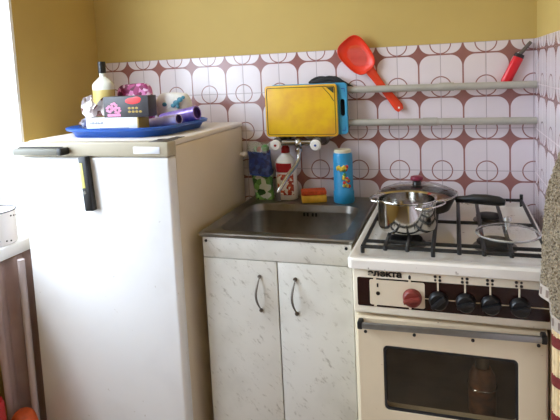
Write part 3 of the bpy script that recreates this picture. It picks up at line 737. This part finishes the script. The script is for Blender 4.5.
# burners
for bxx, byy, r in ((-.315, -.487, .046), (-.315, -.235, .046), (-.083, -.478, .046), (-.083, -.225, .038)):
    b = MB().lathe([(0, 0), (r * 1.25, 0), (r * 1.2, .003), (r * .85, .006), (r * .8, .012), (0, .012)], 36, Matrix.Translation((bxx, byy, gz + .0002))).build('burner', 'oldmetal', G)
    MB().lathe([(0, .012), (r, .012), (r, .0155), (r * .9, .018), (r * .3, .0195), (0, .0195)], 36, Matrix.Translation((bxx, byy, gz + .0002))).build('burner_cap', 'castiron', b)
# grate
GZ = .871
g0, g1, gy0, gy1 = -.415, .028, -.606, -.065
q = MB(); w = .0052
def bar(p, r_=w): q.tube(p, r_, 8)
fz_ = gz + .011
bar([(g0, gy0, GZ), (g1, gy0, GZ)]); bar([(g0, gy1, GZ), (g1, gy1, GZ)])
bar([(g0, gy0, GZ), (g0, gy1, GZ)]); bar([(g1, gy0, GZ), (g1, gy1, GZ)])
bar([(g0, gy0 + .045, GZ), (g1, gy0 + .045, GZ)]); bar([(g0, -.352, GZ), (g1, -.352, GZ)])
for x in (-.356, -.30, -.237, -.174, -.116, -.054):
    bar([(x, gy0 - .003, GZ - .006), (x, gy0 - .003, GZ + .002), (x, gy0 + .01, GZ + .005), (x, gy1 - .006, GZ + .005), (x, gy1 + .003, GZ)], .0056)
for x in (g0, -.237, g1):
    for y in (gy0, gy1): q.cyl((x, y, fz_ - .002 if y == gy0 else fz_ - .006), (x, y, GZ + (.02 if (y == gy1 and x == g1) else 0)), .0055, 10)
gr_ = q.build('grate', 'castiron', G)
PZ = GZ + .0112
# saucepan
t = thing('saucepan', 'open stainless steel saucepan with two wire loop handles on the front left burner', 'pot', (-.312, -.465, PZ))
pm = Matrix.Translation((-.312, -.465, PZ)); r = .079; h = .087
MB().lathe([(0, 0), (r - .012, 0), (r - .003, .004), (r, .014), (r, h - .004), (r + .004, h), (r + .0035, h + .002), (r - .003, h - .002), (r - .003, .014), (r - .01, .004), (0, .003)], 56, pm).build('body', 'steel', t)
MB().lathe([(0, .04), (r - .0032, .04)], 48, pm).build('water', 'water', t)
for a in (math.radians(150), math.radians(-28)):
    pts = []
    for k in range(21):
        s_ = -1 + 2 * k / 20; ang = a + s_ * .66
        rr = r + .0015 + .026 * max(0., 1 - s_ ** 4) ** .6
        pts.append((-.312 + rr * math.cos(ang), -.465 + rr * math.sin(ang), PZ + h - .012 + .006 * (1 - s_ * s_)))
    hd_ = MB().tube(pts, .0027, 8)
    for p in (pts[0], pts[-1]): hd_.sphere(p, .005, .005, .005, 12)
    hd_.build('handle', 'steel', t)
# frying pan with glass lid
fc = (-.298, -.245); t = thing('frying_pan', 'dark frying pan under a glass lid with maroon knob on the back left burner', 'pan', (fc[0], fc[1], PZ))
pm = Matrix.Translation((fc[0], fc[1], PZ)); r = .122; h = .046
MB().lathe([(0, 0), (.095, 0), (.1, .002), (r - .002, h - .003), (r, h), (r - .003, h), (.097, .005), (0, .004)], 56, pm).build('pan_body', 'black', t)
MB().lathe([(0, .03), (.06, .032), (.112, .028)], 40, pm).build('food', 'stew', t)
hp = [(fc[0] + a_, fc[1] + b_, PZ + c_) for a_, b_, c_ in ((.118, -.02, .036), (.145, -.026, .039), (.17, -.032, .042), (.205, -.041, .043), (.24, -.05, .041), (.256, -.054, .039))]
MB().tube(hp, .012, 14, radii=[.010, .011, .015, .016, .0145, .009], flat=1.).build('pan_handle', 'black', t)
lm = Matrix.Translation((fc[0], fc[1], PZ + h))
L_ = MB().lathe([(.121, .0025), (.112, .012), (.09, .021), (.06, .028), (.03, .031), (0, .032)], 56, lm).build('glass_lid', 'lidglass', t)
MB().lathe([(.1185, .0005), (.125, .0005), (.1255, .004), (.1205, .0065), (.1185, .004)], 56, lm, True).build('lid_rim', 'steel', L_)
MB().lathe([(0, .031), (.014, .031), (.012, .040), (.016, .046), (0, .046)], 28, lm).build('lid_knob', 'black', L_)
MB().lathe([(0, .046), (.0195, .046), (.0205, .050), (.019, .056), (.012, .058), (0, .058)], 28, lm).build('knob_top', 'maroon', L_)
# spare glass lid
gl = (-.052, -.478); t = thing('spare_glass_lid', 'clear glass lid lying on the right side of the stove grate', 'lid', (gl[0], gl[1], PZ))
lm = Matrix.Translation((gl[0], gl[1], PZ + .0005))
MB().lathe([(.077, .003), (.07, .009), (.05, .015), (.025, .018), (0, .019)], 48, lm).build('glass', 'clear', t)
MB().lathe([(.0755, 0), (.080, 0), (.081, .003), (.079, .0055), (.0755, .004)], 48, lm, True).build('rim', 'rimglass', t)
MB().lathe([(0, .019), (.007, .019), (.006, .03), (.011, .036), (.010, .044), (0, .046)], 24, lm).build('knob', 'rimglass', t)
# ------------------------------------------------------------------ towel, bamboo mat on the right
yc = -.762
t = thing('towel', 'thick brown-beige terry towel hanging on the tiled wall right of the stove', 'towel', (XR - .002, yc, 1.3))
prof = [(1.34, .012, .02), (1.22, .030, .05), (1.13, .05, .075), (1.06, .067, .088), (.98, .074, .096), (.90, .079, .1), (.82, .081, .102)]
def towel_pt(z, u, extra=0.):
    for (za, ba, wa), (zb, bb, wb) in zip(prof, prof[1:]):
        if za >= z >= zb:
            k = (za - z) / (za - zb); b_, w_ = ba + (bb - ba) * k, wa + (wb - wa) * k; break
    else: _, b_, w_ = prof[-1]
    a = PI * u
    fold = 1 + .10 * math.sin(7 * a + z * 6) * min(1, b_ / .05) + .04 * math.sin(15 * a - z * 9)
    return Vector((XR - .0035 - (b_ + extra) * max(0., math.sin(a)) ** .75 * fold, yc + (w_ + extra) * math.cos(a), z))
zb = lambda u: .905 - .105 * u - .006 * math.sin(9 * u)
def tw(u, v):
    z = 1.34 + (zb(u) - 1.34) * v; p = towel_pt(z, u)
    n = random.uniform(-1, 1)
    p.x = min(XR - .002, p.x + n * .0022); p.y += random.uniform(-1, 1) * .0022; p.z += random.uniform(-1, 1) * .0015
    return p
ob = MB().grid(tw, 120, 170).build('terry_cloth', 'terry', t, smooth=0)
MB().grid(lambda u, v: towel_pt(zb(u) - .028 * v, u, .0006), 100, 4).build('hem_band', 'hem', t)
hs = MB()
for k in range(26):
    u0 = .03 + k * .036
    hs.grid(lambda u, v, u0=u0: towel_pt(zb(u0) - .006 - .016 * v, u0 + .016 * u, .0014), 4, 3)
hs.build('hem_stripe', 'hemline', t)
o = MB().cyl((XR, yc, 1.35), (XR - .03, yc, 1.35), .005, 12).sphere((XR - .032, yc, 1.352), .008).box(XR - .004, XR, yc - .012, yc + .012, 1.33, 1.375, .001).build('wall_hook', 'chrome', None, (XR, yc, 1.35))
tag(o, 'small metal wall hook holding up the brown towel', 'hook')
t = thing('bamboo_mat', 'rolled split-bamboo mat with dark red bands standing below the brown towel', 'mat', (.0485, -.70, 0))
mc, ax_, ay_ = (.0485, -.70), .0255, .0255
q = MB(); n = 20
for k in range(n):
    a = 2 * PI * k / n; x = mc[0] + ax_ * math.cos(a); y = mc[1] + ay_ * math.sin(a)
    q.cyl((x, y, 0.0005), (x, y, .765 + random.uniform(-.004, .004)), .0042, 8)
q.build('slats', 'bamboo', t)
for k in range(9):
    q = MB(); z = .715 - k * .0905
    if z < .02: continue
    q.loft([[(mc[0] + (ax_ + e) * math.cos(2 * PI * i / 40), mc[1] + (ay_ + e) * math.sin(2 * PI * i / 40), zz) for i in range(40)] for e, zz in ((.003, z - .013), (.0049, z - .012), (.0049, z + .012), (.003, z + .013))])
    q.build('binding_band', 'bambooband', t)
# ------------------------------------------------------------------ left: pot on the sill, curtain, bags
sz_ = WZ0 + .038
t = thing('enamel_pot', 'white enamel pot with dark specks and black rim on the windowsill', 'pot', (-1.672, -.585, sz_))
er = .07; em = Matrix.Translation((-1.672, -.585, sz_ + .0003))
MB().lathe([(0, 0), (er - .006, 0), (er, .006), (er, .11), (er + .002, .114), (er - .003, .113), (er - .003, .01), (0, .006)], 48, em).build('body', 'mug', t)
MB().tube([(-1.672 + (er + .001) * math.cos(2 * PI * i / 48), -.585 + (er + .001) * math.sin(2 * PI * i / 48), sz_ + .1145) for i in range(48)], .0022, 8, closed=True).build('rim', 'dots', t)
q = MB(); rnd = random.Random(11)
for k in range(26):
    a = k * 2.399; z = .015 + .085 * ((k * .618) % 1)
    q.sphere((-1.672 + er * math.cos(a), -.585 + er * math.sin(a), sz_ + z), .003, .003, .003, 8)
q.build('speck', 'dots', t)
# curtain under the sill
def cur(u, v):
    y = -.672 + .205 * u; z = .755 - .75 * v
    return (-1.618 + .010 * math.sin(u * 15 + .6 * v) + .004 * math.sin(u * 31), y + .02 * v * (u - 1) * -1, z)
o = MB().grid(cur, 60, 12).build('curtain', 'mauve', None, (-1.62, -.58, .755))
sm = o.modifiers.new('thick', 'SOLIDIFY'); sm.thickness = .003
tag(o, 'mauve-grey cloth curtain hanging below the windowsill beside the fridge', 'curtain')
o = MB().cyl((-1.554, -.60, 0), (-1.554, -.60, .758), .011, 16).build('heating_pipe', 'pinkgrey', None, (-1.554, -.60, 0))
tag(o, 'pale vertical pipe between the mauve curtain and the fridge', 'pipe')
o = MB().grid(crumple(blob((-1.528, -.675, .142), (.048, .048, .141), 0., .5), .004, 14), 36, 24, True).build('orange_bag', 'orangecloth', None, (-1.528, -.675, 0))
tag(o, 'orange plastic bag standing on the floor below the windowsill', 'bag')
t = thing('red_canister', 'dark red canister with round cap on the floor left of the orange bag', 'canister', (-1.535, -.80, 0))
rm = Matrix.Translation((-1.535, -.80, 0))
MB().lathe([(0, 0), (.046, 0), (.05, .006), (.05, .37), (.045, .385), (.03, .39), (0, .39)], 32, rm).build('body', 'deepred', t)
MB().lathe([(0, .39), (.032, .39), (.032, .415), (.028, .42), (0, .42)], 24, rm).build('cap', 'deepred', t)
# ------------------------------------------------------------------ light
W = bpy.data.worlds.new('World'); S.world = W; W.use_nodes = True
t = W.node_tree; bg = t.nodes['Background']
sp = N(t, 'ShaderNodeSeparateXYZ'); t.links.new(N(t, 'ShaderNodeTexCoord').outputs['Generated'], sp.inputs[0])
f = step(t, sp.outputs[2], -.12, .1)
t.links.new(mixc(t, f, (.30, .32, .30, 1), (.74, .86, 1.0, 1)), bg.inputs[0])
bg.inputs[1].default_value = 11.
la = bpy.data.lights.new('window_portal', 'AREA'); la.shape = 'RECTANGLE'; la.size = WY1 - WY0; la.size_y = WZ1 - WZ0
la.cycles.is_portal = True
lo = bpy.data.objects.new('window_portal', la); COL.objects.link(lo); lo.location = (-1.86, (WY0 + WY1) / 2, (WZ0 + WZ1) / 2); lo.rotation_euler = (0, -PI / 2, 0)
pl = bpy.data.lights.new('added_fill_light', 'AREA'); pl.shape = 'DISK'; pl.size = .35; pl.energy = 2; pl.color = (1., .93, .84)  # weak warm fill light added out of view under the ceiling, no real fixture
po = bpy.data.objects.new('added_fill_light', pl); COL.objects.link(po); po.location = (-.75, -1.7, 2.62)
sl = bpy.data.lights.new('sun', 'SUN'); sl.energy = 2.3; sl.angle = .24; sl.color = (.86, .92, 1.)
so = bpy.data.objects.new('sun', sl); COL.objects.link(so); so.location = (-3, -3, 5)
so.rotation_euler = Vector((.4, .5, -.9)).to_track_quat('-Z', 'Y').to_euler()
# ------------------------------------------------------------------ camera (fitted to the tile grid of the photograph)
f, cx, cy = 524.256, 288.433, 123.28
R = Matrix(((0.9530402799933853, 0.2993191952690259, -0.04606782015265598), (-0.01482694845754618, -0.10581814037415092, -0.9942749533037589), (-0.3024803899586748, 0.9482671250819795, -0.09641095984995059)))
cd = bpy.data.cameras.new('camera'); co = bpy.data.objects.new('camera', cd); COL.objects.link(co)
cd.sensor_fit = 'HORIZONTAL'; cd.sensor_width = 36; cd.lens = 36 * f / 560
cd.shift_x = (280 - cx) / 560; cd.shift_y = -(210 - cy) / 560
cd.clip_start = .02
m3 = Matrix((R[0], -R[1], -R[2])).transposed()
co.matrix_world = Matrix.Translation((-.18, -1.931, 1.332)) @ m3.to_4x4()
S.camera = co
S.view_settings.view_transform = 'Standard'; S.view_settings.look = 'None'; S.view_settings.gamma = 1; S.view_settings.use_curve_mapping = False
S.view_settings.exposure = .2
S.cycles.use_denoising = True; S.cycles.max_bounces = 12; S.cycles.diffuse_bounces = 6; S.cycles.transparent_max_bounces = 16
S.cycles.caustics_reflective = False; S.cycles.caustics_refractive = False
